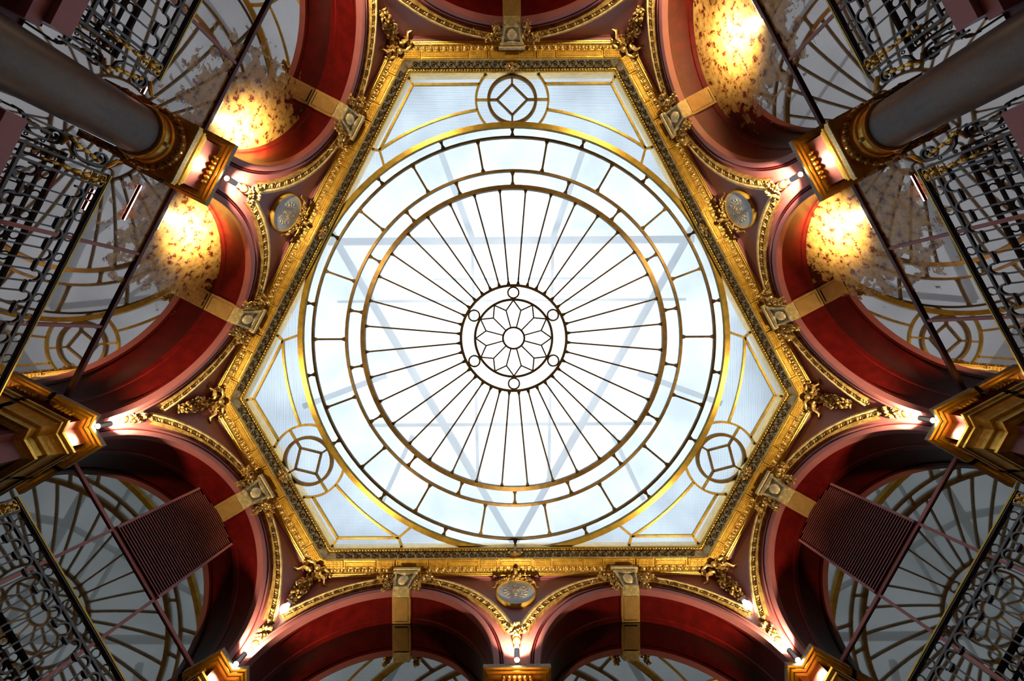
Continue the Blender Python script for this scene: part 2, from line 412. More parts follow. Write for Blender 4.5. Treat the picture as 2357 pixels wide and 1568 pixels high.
ang = sorted(set([2 * k for k in range(181)] + [math.degrees(math.atan2(x, -y)) % 360 for x, y in GP]))
gl.strip([[pol(489, a), sky(max(489.5, hexr(a)) * math.sin(rad(a)), -max(489.5, hexr(a)) * math.cos(rad(a)))] for a in ang])
gl.build('glass', 'pane', skl, rad(60))
def ring(r, w, name, m, par=skl, h=7, dz=-2):
    mb = MB(); mb.bar([pol(r, 3 * k, dz) for k in range(120)], w, h, True); return mb.build(name, m, par, SM)
ring(488, 12, 'outer_ring', 'brass', h=10, dz=-4); ring(461, 5.5, 'ring', 'bronze'); ring(384, 6.5, 'ring', 'bronze'); ring(346, 11, 'main_ring', 'bronze', h=10)
def radial(r0, r1, a, w, name, m='bronze', par=skl):
    mb = MB(); n = 6; mb.bar([pol(r0 + (r1 - r0) * k / n, a, -2) for k in range(n + 1)], w, 6)
    for rr_, sg in ((r0, 1), (r1, -1)):       # flared ends where the bar meets its rings
        p0, p1 = pol(rr_, a, -2), pol(rr_ + sg * 9, a, -2); d = Vector(p1) - Vector(p0); u = d.cross(Vector((0, 0, 1))).normalized()
        if w >= 4:
            q0 = [Vector(p0) + u * s_ * w * 1.3 + Vector((0, 0, z_)) for s_, z_ in ((-1, -2.4), (1, -2.4), (1, 2.4), (-1, 2.4))]
            q1 = [Vector(p1) + u * s_ * w * .5 + Vector((0, 0, z_)) for s_, z_ in ((-1, -2.4), (1, -2.4), (1, 2.4), (-1, 2.4))]
            mb.loft([q0, q1])
    return mb.build(name, m, par)
for k in range(36): radial(123, 342, 5 + 10 * k, 4.0, 'spoke')
for k in range(18):
    radial(350, 382, 20 * k, 5, 'divider'); radial(386, 460, 10 + 20 * k, 5, 'divider'); radial(462, 484, 20 * k, 5, 'divider')
rose = ring(121, 6.5, 'rosette', 'bronze')
t = MB()
t.bar([pol(88.5, 3 * k, -2) for k in range(120)], 6, 6, True)
t.bar([pol(24.5, 6 * k, -2) for k in range(60)], 5, 6, True)
for k in range(12):
    a = 30 * k; t.bar([pol(26, a + 15, -2), pol(65.5, a + 15, -2)], 3.6, 5)
    t.bar([pol(65.5, a + 15, -2), pol(87, a, -2)], 3.6, 5); t.bar([pol(65.5, a + 15, -2), pol(87, a + 30, -2)], 3.6, 5)
t.build('petal_tracery', 'bronze', rose)
for k in range(6):
    c0 = Vector(pol(104.5, 60 * k)[:2]); kk = zeta(104.5); cx, cy = c0.x / kk, c0.y / kk
    m_ = MB(); m_.bar([sky(cx + 12.5 * math.cos(rad(10 * j)), cy + 12.5 * math.sin(rad(10 * j)), -2) for j in range(36)], 4, 6, True); m_.build('roundel', 'bronze', rose)
# corner fields: a small circle with a square, two border bars and an arc each
ZD = -2
for name, i0, i1, ca in (('top', 5, 0, 0), ('right', 1, 2, 0), ('left', 3, 4, 0)):
    p, q = Vector(GP[i0]), Vector(GP[i1]); mid = (p + q) / 2; n = Vector((0, 0)) - mid; e = (q - p).normalized()
    n = Vector((-e.y, e.x));  n = n if n.dot(mid) < 0 else -n          # inward
    c0 = (p * .5 + q * .5) + n * 61; a0 = math.atan2(n.y, n.x)
    # push the circle so that it touches the outer ring
    dd = c0.normalized() * (489 + 58); c0 = dd if name == 'top' else c0.normalized() * (489 + 61)
    med = MB(); med.bar([sky(c0.x + 54 * math.cos(rad(5 * j)), c0.y + 54 * math.sin(rad(5 * j)), ZD) for j in range(72)], 7, 8, True)
    md = med.build('corner_roundel', 'bronze', skl, SM)
    sq = MB(); vs = [c0 + Vector((math.cos(a0 + rad(90 * j)), math.sin(a0 + rad(90 * j)))) * 35 for j in range(4)]
    vo = [c0 + Vector((math.cos(a0 + rad(90 * j)), math.sin(a0 + rad(90 * j)))) * 53 for j in range(4)]
    for j in range(4):
        sq.bar([sky(*vs[j], ZD), sky(*vs[(j + 1) % 4], ZD)], 4.5, 6); sq.bar([sky(*vs[j], ZD), sky(*vo[j], ZD)], 4.5, 6)
    sq.build('square_tracery', 'bronze', md)
    def inside(P, k=1.0):
        if P.length < 487: return False
        for i in range(6):
            A_, B_ = Vector(GP[i]) * k, Vector(GP[(i + 1) % 6]) * k; ee = B_ - A_
            if ee.x * (P.y - A_.y) - ee.y * (P.x - A_.x) < 0: return False
        return True
    oa = MB(); arcpts = [c0 + Vector((math.cos(a0 + rad(3 * j)), math.sin(a0 + rad(3 * j)))) * 83 for j in range(121)]
    seg = []
    for P in arcpts + [None]:
        if P is not None and inside(P, 1.01): seg.append(sky(P.x, P.y, ZD))
        else:
            if len(seg) > 2: oa.bar(seg, 5, 6)
            seg = []
    for sg in (-1, 1):
        for da in (90,):
            d_ = Vector((math.cos(a0 + sg * rad(da)), math.sin(a0 + sg * rad(da)))); oa.bar([sky(*(c0 + d_ * 57), ZD), sky(*(c0 + d_ * 82), ZD)], 4.5, 6)
    oa.build('roundel_arc', 'brass', skl)
    # border bars parallel to the three edges, 32 inside
    for sg, ca_, cb_ in ((-1, i0, (i0 - 1) % 6), (1, i1, (i1 + 1) % 6)):
        A_ = Vector(GP[ca_]); B_ = Vector(GP[cb_]); el = (B_ - A_).normalized(); es = (mid - A_).normalized()
        nl = Vector((-el.y, el.x)); nl = nl if nl.dot(A_) < 0 else -nl
        ns = n
        # inset corner
        det = nl.x * ns.y - nl.y * ns.x; d1 = nl.dot(A_) + 30; d2 = ns.dot(A_) + 32
        I = Vector(((d1 * ns.y - d2 * nl.y) / det, (nl.x * d2 - ns.x * d1) / det))
        bb = MB(); bb.bar([sky(*A_, ZD), sky(*I, ZD)], 5, 6)
        # along the short edge to the outer arc of the roundel
        P = I.copy()
        while (P - c0).length > 83: P += es * 1
        bb.bar([sky(*I, ZD), sky(*((I + P) / 2), ZD), sky(*P, ZD)], 5, 6)
        # along the long edge to the concentric arc r=530
        Q = I.copy(); k_ = 0
        while Q.length > 530 and k_ < 600: Q += el * 1; k_ += 1
        bb.bar([sky(*I, ZD), sky(*((I + Q) / 2), ZD), sky(*Q, ZD)], 5, 6)
        # stub to the edge and to the gold ring
        E = Q - nl * 31; ta = Q.normalized(); tq = Vector((-ta.y, ta.x)); tq = tq if tq.dot(el) > 0 else -tq
        bb.bar([sky(*Q, ZD), sky(*(Q - nl * 30 + el * 10), ZD)], 5, 6); bb.bar([sky(*Q, ZD), sky(*(Q.normalized() * 490 + tq * 14), ZD)], 5, 6)
        bb.build('border_bar', 'brass', skl)
        aq = math.degrees(math.atan2(Q.x, -Q.y)); pts = []
        sgn = 1 if math.degrees(math.atan2(c0.x, -c0.y) - math.atan2(Q.x, -Q.y) + 4 * PI) % 360 < 180 else -1
        for k_ in range(80):
            a_ = aq + sgn * .5 * k_; P = Vector((530 * math.sin(rad(a_)), -530 * math.cos(rad(a_))))
            if (P - c0).length < 83: break
            pts.append(sky(P.x, P.y, ZD))
        ab = MB(); ab.bar(pts, 5, 6); ab.build('arc_bar', 'brass', skl, SM)

# light shaft over the glass and the steel of the outer roof
sh = MB()
ps = [Vector(p) * 1.26 for p in GP]
sh.strip([[(ps[i % 6].x, ps[i % 6].y, 985), (ps[i % 6].x, ps[i % 6].y, 1170)] for i in range(7)])
o = sh.build('wall_shaft', 'well'); props(o, 'pale walls of the light shaft above the glass', 'wall', None, 'structure')
ZR = 1500.0
def P2(u, v, z=ZR): return ((u - 1183) * z / ZC, (v - 778) * z / ZC, z)
nb = 0
for pts, w in (([(760, 552), (1600, 552)], 17), ([(1092, 550), (1020, 350)], 15), ([(1275, 550), (1345, 350)], 15),
               ([(650, 330), (1100, 1110)], 17), ([(1710, 330), (1262, 1110)], 17), ([(1090, 550), (1100, 1110)], 7), ([(1276, 550), (1262, 1110)], 7),
               ([(850, 975), (1500, 975)], 7), ([(1095, 1100), (1182, 1250)], 15), ([(1268, 1100), (1182, 1250)], 15),
               ([(890, 860), (700, 930)], 14), ([(1470, 860), (1660, 930)], 14), ([(950, 1000), (880, 1150)], 10), ([(1410, 1000), (1480, 1150)], 10), ([(780, 690), (1580, 690)], 6), ([(1000, 640), (1370, 640)], 5)):
    b = MB(); b.bar([P2(*p) for p in pts], w * 1.5, 14); nb += 1
    o = b.build('roof_beam', 'beam'); props(o, 'pale steel member of the outer roof, blurred behind the skylight glass', 'beam', 'steel members of the outer roof')

# ------------------------------------------------------------------ keystones
def keystone(fr, x, za, lab):
    """root at the crown of the intrados, wall face"""
    r = thing('keystone', fr, x, 0, za, lab, 'keystone', 'gilded keystones')
    b = MB()
    def sec(z, h, y): return [(-h, y, z), (h, y, z), (h, 2, z), (-h, 2, z)]
    b.loft([sec(-6, 17, -17), sec(36, 24, -25)])
    ri = lambda k, dy: [(-17 * k - .0, -17 - dy, -6 + 5 * (1 - k) * 4), (17 * k, -17 - dy, -6 + 5 * (1 - k) * 4), (24 * k, -25 - dy, 36 - 5 * (1 - k) * 4), (-24 * k, -25 - dy, 36 - 5 * (1 - k) * 4)]
    b.loft([ri(1, 0), ri(.98, 2.5), ri(.78, 2.5), ri(.74, -1)])
    b.build('block', 'goldpale', r)
    c_ = MB(); 
    for z0_, z1_, h, y in ((36, 40, 27, -28), (40, 43, 25, -26), (43, 50, 30, -31)): c_.box(-h, h, y, 2, z0_, z1_)
    c_.build('cap', 'goldpale', r)
    o_ = MB(); o_.blob((0, -21.5, 15), (11.5, 7, 12.5), Euler((.2, 0, 0)).to_matrix(), 16, 10); o_.build('boss', 'boss', r, SM)
    s_ = MB(); s_.box(-19.5, 19.5, -10, DEPTH - 1, -3.5, 3); 
    s_.loft([[(-14, y0, -3.6), (14, y0, -3.6), (14, y1, -3.6), (-14, y1, -3.6)] for y0, y1 in ((2, 56), (3, 55))]); s_.box(-14, 14, 4, 54, -4.6, -3.5)
    s_.build('soffit_strap', 'strap', r)
    for sg in (-1, 1):
        g = MB(); sd_ = int(abs(x)) + sg * 3 + int(fr.o.x)
        for j, (gx, gz, sz, nn) in enumerate(((34, 27, 11, 18), (49, 30, 15, 22), (31, 12, 10, 16), (33, -1, 11, 20), (34, -12, 8, 14))):
            g.leaves((sg * gx, -17, gz), sz, nn, sd_ + j)
        g.tube([(sg * 50, -17, 28), (sg * 62, -20, 24), (sg * 68, -16, 15), (sg * 78, -19, 12), (sg * 84, -14, 6)], [3.4, 3, 2.6, 2.4, .6], 5, flat=.5)
        g.tube([(sg * 46, -16, 34), (sg * 60, -17, 36), (sg * 70, -16, 28)], [3, 2.6, .6], 5, flat=.5)
        g.build('garland', 'goldleaf', r, SM)
    return r
for sd in SIDES:
    for c, z0, R in arches(sd):
        which = '' if sd not in LONG else {'bottom': {-1: 'left ', 1: 'right '}, 'upper_left': {-1: 'higher ', 1: 'lower '}, 'upper_right': {-1: 'lower ', 1: 'higher '}}[sd][-1 if c < 0 else 1]
        keystone(FR[sd], c, z0 + R, 'gilded keystone with oval boss over the %s%sarch' % (which, 'bottom ' if sd == 'bottom' else SAY[sd] + ' '))

# ------------------------------------------------------------------ spandrel medallions
def medallion(fr, lab, seed):
    r = thing('medallion', fr, 0, 0, 857, lab, 'medallion', 'blue relief medallions')
    f = MB(); f.lathe((0, 0, 0), [(43.5, 2), (44, -3), (43, -6.5), (41, -8), (39.6, -6), (38.5, -5.5)], 48, 'y'); f.build('frame', 'gold', r, SM)
    d = MB(); d.lathe((0, 0, 0), [(0.01, -6.5), (39, -5.8)], 48, 'y'); d.build('disc', 'blue', r)
    l = MB()                    # lion mask in low relief
    l.blob((0, -6.6, 2), (8.5, 1.0, 11)); l.blob((0, -7.4, 0), (2.4, .9, 8)); l.blob((0, -7.4, -7), (4.5, .9, 3)); l.blob((0, -7, -11.5), (5, .8, 1.6))
    for sg in (-1, 1):
        l.blob((sg * 5, -7.3, 3.5), (3, .6, 1.6)); l.blob((sg * 5, -7.4, 7), (3.8, .6, 1.2), Euler((0, -.3 * sg, 0)).to_matrix()); l.blob((sg * 8, -6.8, 12), (3, .8, 3))
    for k in range(40):
        a = rad(-64 + 308 * k / 39); rr_ = 14 + 4.5 * (k % 3)
        l.blob((rr_ * math.cos(a) * 1.02, -6.4, rr_ * math.sin(a) * .95 + 1), (4.0, .7, 1.9), Euler((0, -a + .6 * (-1) ** k, 0)).to_matrix(), 7, 4)
    l.build('lion_mask', 'relief', r, SM)
    g = MB()
    for k in range(9):
        a = rad(38 + 104 * k / 8); g.leaves((46 * math.cos(a), -10, 45 * math.sin(a)), 8.5 if abs(k - 4) > 1 else 11, 10, seed + k)
    g.blob((0, -21, 47), (5, 5, 5)); g.lathe((0, -24, 47), [(.01, -4), (3, -3), (5, 1)], 12, 'y')
    for sg in (-1, 1):
        g.tube([(sg * 34, -9, 32), (sg * 42, -12, 24), (sg * 45, -8, 14), (sg * 50, -10, 10)], [3, 2.6, 2, .5], 5, flat=.5)
    g.build('garland', 'goldleaf', r, SM)
medallion(FR['bottom'], 'round blue medallion with gilt lion mask between the two bottom arches', 11)
medallion(FR['upper_left'], 'round blue medallion with gilt relief between the upper left arches', 31)
medallion(FR['upper_right'], 'round blue medallion with gilt relief between the upper right arches', 51)

# ------------------------------------------------------------------ garlands in the corners under the cornice
CN = ['top right', 'far right', 'bottom right', 'bottom left', 'far left', 'top left']
gar0 = None
for i in range(6):
    fr = CORN[i]; lab = 'gilded flower garland with ribbon bow hanging in the %s cornice corner' % CN[i]
    if gar0: dup(gar0, fr, 0, 0, 905, lab); continue
    r = gar0 = thing('corner_garland', fr, 0, 0, 905, lab, 'garland', 'corner garlands')
    b = MB(); b.leaves((0, -18, 6), 18, 30, 1); b.lathe((0, -32, 6), [(.01, -3), (4, -2), (6, 2), (4, 5)], 12, 'y')
    for sg in (-1, 1):
        b.tube([(0, -20, 8), (sg * 12, -28, 16), (sg * 22, -26, 12), (sg * 20, -22, 2), (sg * 8, -24, 4)], [4, 5, 5, 4, 3], 6, flat=.45)
        b.tube([(sg * 8, -22, 2), (sg * 22, -24, -2), (sg * 28, -19, -10), (sg * 38, -20, -12), (sg * 46, -14, -20)], [3.6, 3.4, 3, 2.8, .6], 6, flat=.45)
        b.leaves((sg * 24, -24, 8), 8, 10, 5 + sg)
    b.build('bow', 'goldleaf', r, SM)
    d = MB()
    for j, (z, sz) in enumerate(((-10, 12), (-22, 15), (-36, 16), (-50, 14), (-63, 12), (-74, 9))): d.leaves((0, -13, z), sz, 22, 40 + j)
    d.build('flower_drop', 'goldleaf', r, SM); r.scale = (1.2, 1.2, 1.1)

# ------------------------------------------------------------------ imposts and corner capitals
def sweep_path(mb, path, prof, closed=False):
    """path: list of (x,y) in a frame; prof: list of (out, z); out is to the left of travel"""
    n = len(path); rings = []
    for i in range(n):
        p = Vector(path[i]); d0 = (p - Vector(path[i - 1])).normalized() if i > 0 else None; d1 = (Vector(path[i + 1]) - p).normalized() if i < n - 1 else None
        n0 = Vector((-d0.y, d0.x)) if d0 else None; n1 = Vector((-d1.y, d1.x)) if d1 else None
        m_ = n0 if n1 is None else n1 if n0 is None else (n0 + n1) / max(.3, (1 + n0.dot(n1)))
        rings.append([(p.x + m_.x * o_, p.y + m_.y * o_, z) for o_, z in prof])
    mb.strip(rings); return mb
IMP = [(0, 653), (17, 653), (17, 646)]; IMP2 = [(17, 646), (14, 645.4), (13, 643.2), (9.5, 642.8), (8.5, 641), (4, 641), (3, 642.5), (0, 643)]
def impost(fr, path, lab, drops):
    r = thing('impost', fr, 0, 0, 632, lab, 'impost', 'gilded imposts')
    zz = lambda pr: [(a, b - 632) for a, b in pr]
    m1 = MB(); sweep_path(m1, path, zz(IMP)); m1.build('ledge', 'dust', r)
    m2 = MB(); sweep_path(m2, path, zz(IMP2)); m2.build('moulding', 'gold', r)
    for x, y, ax in drops:
        d = MB(); d.blob((x, y + .5, 639.5 - 632), (3.7, 4.6, 4.4), None, 8, 6); d.build('drop', 'gold', r, SM)
    return r
PW = 38.0
mp = [(PW, DEPTH - 4), (PW, 0), (-PW, 0), (-PW, DEPTH - 4)]      # travels so that its left is outside the pier
mp = mp[::-1]
# left of travel test: for (-PW,..)->(-PW,0): d=(0,-1) -> left normal (1,0) points into the pier, so keep the other order
mp = mp[::-1]
for sd, lb in (('bottom', 'gilded impost with row of drops between the two bottom arches'), ('upper_left', 'gilded impost with row of drops above the left black column'), ('upper_right', 'gilded impost with row of drops above the right black column')):
    impost(FR[sd], [(-PW, DEPTH - 4), (-PW, 0), (PW, 0), (PW, DEPTH - 4)][::-1], lb, [(-22 + 8.8 * k, -5, 0) for k in range(6)])
CAP = [(0, 614), (8, 613), (12, 610), (15.5, 609), (15.5, 606), (12, 605), (12, 602), (14.5, 601), (14.5, 598.5), (11, 597), (9, 592), (7.5, 586), (7, 582), (3.5, 581), (3.5, 575), (4, 571), (7, 568), (9, 567.5), (9, 564), (5, 563), (0, 559)]
for i, lb in ((0, 'top right'), (1, 'right'), (2, 'bottom right'), (3, 'bottom left'), (4, 'left'), (5, 'top left')):
    fr = CORN[i]; fa, fb = FR[SIDES[(i - 1) % 6]], FR[SIDES[i]]
    def edge(f, sd):         # nearest jamb of that wall to the corner, as two points (front, back)
        cx = f.loc(V[i])[0]; best = min(((c + s_ * R) for c, z0, R in arches(sd) for s_ in (-1, 1)), key=lambda e: abs(e - cx))
        return [fr.loc(f.w(best, 0)), fr.loc(f.w(best, DEPTH - 4))]
    e1 = edge(fa, SIDES[(i - 1) % 6]); e2 = edge(fb, SIDES[i])
    path = [e1[1], e1[0], (0, 0), e2[0], e2[1]]
    if path[1][0] < path[3][0]: path = path[::-1]
    dr = []
    for a_, b_ in ((path[0], path[1]), (path[3], path[4])):
        for k in range(5):
            p = Vector(a_).lerp(Vector(b_), .25 + .12 * k); d_ = (Vector(b_) - Vector(a_)).normalized(); q = p + Vector((-d_.y, d_.x)) * 5; dr.append((q.x, q.y, 0))
    impost(fr, path, 'gilded angled impost on the %s corner pier' % lb, dr)
    r = thing('corner_capital', fr, 0, 0, 558, 'gilded folded capital on the %s corner pier' % lb, 'capital', 'corner pier capitals')
    m1 = MB(); sweep_path(m1, path, [(a_, b_ - 558) for a_, b_ in CAP[:10]]); m1.build('upper_moulding', 'gold', r)
    m1 = MB(); sweep_path(m1, path, [(a_, b_ - 558) for a_, b_ in CAP[9:]]); m1.build('lower_moulding', 'gold', r)

# ------------------------------------------------------------------ pier lamps and the gilt drops above them
def point(fr, x, y, z, e, col=(1, .78, .45), r=.012):
    l = D.lights.new('lamp_light', 'POINT'); l.energy = e; l.color = col; l.shadow_soft_size = r
    o = D.objects.new('lamp_light', l); C.objects.link(o); o.location = fr.w(x, y, z) * S; o['kind'] = 'helper'; return o
LAMP_UP, LAMP_DN, PATCH_LIGHT = 150.0, 28.0, 150.0
def spot(fr, x, y, z, e, up, ang, col=(1, .78, .45)):
    l = D.lights.new('lamp_light', 'SPOT'); l.energy = e; l.color = col; l.shadow_soft_size = .02; l.spot_size = rad(ang); l.spot_blend = .7
    o = D.objects.new('lamp_light', l); C.objects.link(o); o.location = fr.w(x, y, z) * S; o['kind'] = 'helper'
    if up: o.rotation_euler = (PI, 0, 0)
    return o
lamp0 = drop0 = None
spots = [(FR['bottom'], 0, 'on the pier between the bottom arches'), (FR['upper_left'], 0, 'above the left black column'), (FR['upper_right'], 0, 'above the right black column')] + \
        [(CORN[i], 6, 'on the %s corner pier' % n_) for i, n_ in ((1, 'right'), (2, 'bottom right'), (3, 'bottom left'), (4, 'left'), (0, 'top right'), (5, 'top left'))]
for fr, dy, say in spots:
    Y = -25
    lab = 'small grey tube spotlight glowing at both ends %s' % say
    if lamp0: dup(lamp0, fr, 0, Y, 660, lab)
    else:
        r = lamp0 = thing('spotlight', fr, 0, Y, 660, lab, 'lamp', 'tube spotlights')
        b = MB(); b.lathe((0, 0, 0), [(4.2, -9), (4.8, -9), (4.8, 11), (4.2, 11)], 16); b.build('tube', 'chrome', r, SM)
        b = MB(); b.lathe((0, 0, 0), [(.01, -8.6), (4.3, -8.6)], 16); b.build('lens', 'lampglow', r)
        b = MB(); b.lathe((0, 0, 0), [(.01, 10.4), (4.3, 10.4)], 16); b.build('lens', 'lampglow', r)
        b = MB(); b.box(-1.5, 1.5, 4, 25, -1, 2); b.build('bracket', 'chrome', r)
    spot(fr, 0, Y, 649, LAMP_DN, False, 140); spot(fr, 0, Y, 674, LAMP_UP, True, 125)
    lab = 'gilded leaf and bud drop ornament %s' % say
    if drop0: dup(drop0, fr, 0, -2 + dy * .5, 704, lab)
    else:
        r = drop0 = thing('leaf_drop', fr, 0, -2, 704, lab, 'ornament', 'gilt drops on the piers')
        b = MB(); b.leaves((0, -7, 38), 14, 20, 3); b.leaves((0, -8, 26), 11, 18, 4)
        for sg in (-1, 1): b.leaves((sg * 13, -6, 40), 7, 9, 7 + sg)
        b.blob((0, -6, 49), (7, 5, 9)); b.build('leaf_cluster', 'goldleaf', r, SM)
        b = MB(); b.blob((0, -8, 8), (7, 5.5, 9), None, 10, 7); b.blob((0, -8, -4), (4.6, 4, 8), None, 8, 6); b.lathe((0, -7, 16), [(.01, -2), (7.5, 0), (7.5, 2.5), (.01, 4)], 14); b.build('bud', 'goldleaf', r, SM)
# bare bulbs clamped under two corner garlands
for i, n_ in ((2, 'bottom right'), (3, 'bottom left')):
    fr = CORN[i]; r = thing('light_bulb', fr, 0, -16, 791, 'bare white globe bulb clipped under the %s corner garland' % n_, 'bulb', 'bare bulbs')
    b = MB(); b.blob((0, 0, 6), (8.5, 8.5, 8.5), None, 16, 10); b.lathe((0, 0, 12), [(7, -2), (5, 3), (4.5, 6)], 14); b.build('globe', 'bulbglow', r, SM)
    b = MB(); b.lathe((0, 0, 18), [(.01, -1), (4.6, -1), (4.6, 8), (3, 10), (.01, 10)], 14); b.build('socket', 'white', r, SM)
    b = MB(); b.tube([(4, 0, 27), (9, 1, 24), (10, 2, 16), (5, 3, 14)], .7, 5); b.build('clip_wire', 'chrome', r)

# ------------------------------------------------------------------ black columns with gilt capitals
col0 = None
for sd, lb in (('upper_left', 'round black column with gilt capital, at the upper left'), ('upper_right', 'round black column with gilt capital, at the upper right'), ('bottom', 'round black column with gilt capital under the bottom pier, below the frame')):
    fr = FR[sd]
    if col0: dup(col0, fr, 0, 30, FLOOR, lb); continue
    r = col0 = thing('column', fr, 0, 30, FLOOR, lb, 'column', 'black columns', 'thing')
    z = lambda v: v - FLOOR
    b = MB(); b.lathe((0, 0, 0), [(.01, 0), (38, 0), (38, 20), (34.5, 26), (34.5, z(300)), (33, z(547)), (.01, z(547))], 48); b.build('shaft', 'column', r, SM)
    b = MB(); b.lathe((0, 0, 0), [(33, z(546)), (36.5, z(546.5)), (37.5, z(549)), (36, z(552)), (34.8, z(553)), (34.8, z(560)), (37, z(561)), (38, z(564)), (37, z(566)), (40, z(570)), (43.5, z(577)), (44, z(580))], 48); b.build('necking', 'gold', r, SM)
    b = MB()
    for k in range(48):
        a = 2 * PI * k / 48; q = Euler((0, 0, a)).to_matrix() @ Euler((0, -.8, 0)).to_matrix()
        if k % 2 == 0: b.blob((41.5 * math.cos(a), 41.5 * math.sin(a), z(571.5)), (4.6, 3.8, 6.2), q, 10, 7)
        else: b.blob((41.5 * math.cos(a), 41.5 * math.sin(a), z(571.5)), (4.6, 1.2, 5.4), q, 6, 4)
    b.build('egg_and_dart', 'goldleaf', r, SM)
    for k in range(4):
        b = MB(); a = PI / 2 * k; b.blob((36 * math.cos(a), 36 * math.sin(a), z(556.5)), (3.6, 3.6, 3.6)); b.build('flower_knob', 'goldpale', r, SM)
    b = MB()
    for h, z0_, z1_ in ((46, 578, 585), (44, 585, 588), (42, 588, 593), (43, 593, 596), (40, 596, 602), (38, 602, 606)): b.box(-h, h, -h, h if h < 30 else 29.5, z(z0_), z(z1_))
    b.build('abacus', 'gold', r)
    b = MB(); b.box(-44, 44, -46.6, -46, z(578.6), z(584.4)); b.build('dusty_edge', 'dust', r)

# ------------------------------------------------------------------ mirrors in the arches
PATCH = {('upper_left', -1): (-93, 745), ('upper_left', 1): (108, 748), ('upper_right', -1): (-114, 715), ('upper_right', 1): (285, 745)}
for sd in SIDES:
    fr = FR[sd]
    for c, z0, R in arches(sd):
        old = (sd, 1 if c > 0 else -1) in PATCH
        long_ = sd in LONG; pos = '' if not long_ else {'bottom': {-1: 'left ', 1: 'right '}, 'upper_left': {-1: 'higher ', 1: 'lower '}, 'upper_right': {-1: 'lower ', 1: 'higher '}}[sd][-1 if c < 0 else 1]
        lab = ('worn gilt-flecked mirror in the %s%s arch' if old else 'grey mirror with slatted vent in the %s%s arch' if sd in ('lower_left', 'lower_right') else 'plain dark grey mirror in the %s%s arch') % (pos, 'bottom' if sd == 'bottom' else SAY[sd])
        zb = 428; r = thing('arch_mirror', fr, c, DEPTH, zb, lab, 'mirror', 'arched wall mirrors')
        g = MB(); Rg = R + 4; out = [(-Rg, 0)] + [(-Rg * math.cos(PI * k / 48), z0 - zb + Rg * math.sin(PI * k / 48)) for k in range(49)] + [(Rg, 0)]
        g.loft([[(x, 0, z) for x, z in out], [(x, 3, z) for x, z in out]])
        if old:
            px, pz = PATCH[(sd, 1 if c > 0 else -1)]
            g.build('glass', 'oldmirror', r, uvf=lambda v, px=px, pz=pz, c=c, zb=zb: ((v.x + c - px) / 140, (v.z + zb - pz) / 140))
        else: g.build('glass', 'mirror', r)
        zt = 668
        if sd != 'top':
            b = MB(); b.box(-R - 1, R + 1, -4 if old else -2.5, 0, zt - 2.5 - zb, zt + 2.5 - zb); b.build('transom', 'darkframe' if old else 'frame', r)
            for mx in (-68, 68):
                b = MB(); b.box(mx - 2.4, mx + 2.4, -2.5, 0, 0, zt - 2.5 - zb); b.build('muntin', 'frame', r)
        if sd in ('lower_left', 'lower_right'):
            lv = MB(); n = 40; zt2 = z0 + math.sqrt(R * R - 68 * 68)
            for k in range(n):
                z = zt + 5 + (z0 + R - 6 - zt - 5) * k / (n - 1) - zb
                hw = min(66, math.sqrt(max(100, (R - 2) ** 2 - (z + zb + 2 - z0) ** 2))) if z + zb > z0 else 66
                lv.loft([[(sx * hw, -6, z - 1.2), (sx * hw, -1.5, z + 1.6), (sx * hw, -1.5, z + 3.4), (sx * hw, -6, z + .6)] for sx in (-1, 1)])
            lv.box(-66, 66, -.6, -.2, zt + 3 - zb, zt2 - zb)
            v = lv.build('vent_slats', 'slat', r)
            for mx in (-68, 68):
                fz = MB(); fz.box(mx - 2.4, mx + 2.4, -7, 0, zt + 3 - zb, zt2 - zb - 1); fz.build('vent_frame', 'frame', r)

# added glow strips and spots that brighten the worn mirrors, no known source
for (sd, s_), (px, pz) in PATCH.items():
    fr = FR[sd]; c = 246 * s_
    x = max(c - 190, min(c + 190, px)); lab = 'small added glow strip on the transom of the %s %s mirror' % ({('upper_left', -1): 'higher', ('upper_left', 1): 'lower', ('upper_right', -1): 'lower', ('upper_right', 1): 'higher'}[(sd, s_)], SAY[sd])
    r = thing('added_strip', fr, x, DEPTH - 2.5, 670.6, lab, 'lamp', 'added glow strips')
    b = MB(); b.box(-22, 22, -1.5, 1.5, 0, 1.6); b.build('added_base', 'darkframe', r)
    b = MB(); b.box(-21, 21, -1.2, 1.2, 1.7, 2.1); b.build('added_glow', 'addedglow', r)
    o_ = spot(fr, x, DEPTH - 48, 732, PATCH_LIGHT, True, 138, (1, .78, .42)); o_.data.spot_blend = 1; o_.rotation_euler = Vector((-fr.n.x, -fr.n.y, -.22)).to_track_quat('Z', 'Y').to_euler()  # added spot floating before the mirror, tied to no real lamp

# thin glowing pink bars imitating reflections in the worn mirrors
M['pinkrefl'] = emis('pink_reflection', (1, .30, .25), 16)
for sd, x, z, hw, lb in (('upper_left', -58, 561, 9, 'short pink glow bar imitating a reflection behind the railing, above the left column in the photo'), ('upper_left', 118, 561, 16, 'pink glow bar imitating a reflection behind the railing, below the left column in the photo'),
                         ('upper_left', 101, 617, 30, 'long pink glow bar imitating a reflection on the lower upper-left mirror'), ('upper_right', -100, 582, 21, 'pink glow bar imitating a reflection behind the railing, below the right column in the photo')):
    fr = FR[sd]; r = thing('reflection_streak', fr, x, DEPTH - 2.4, z, lb, 'lamp', 'imitated pink reflections')
    b = MB(); b.box(-hw, hw, .2, 2.2, -.8, .8); b.build('streak_backing', 'darkframe', r)
    b = MB(); b.box(-hw + .3, hw - .3, -.5, .15, -.5, .5); b.build('tube', 'pinkrefl', r)  # emissive bar in place of a reflection in the glass

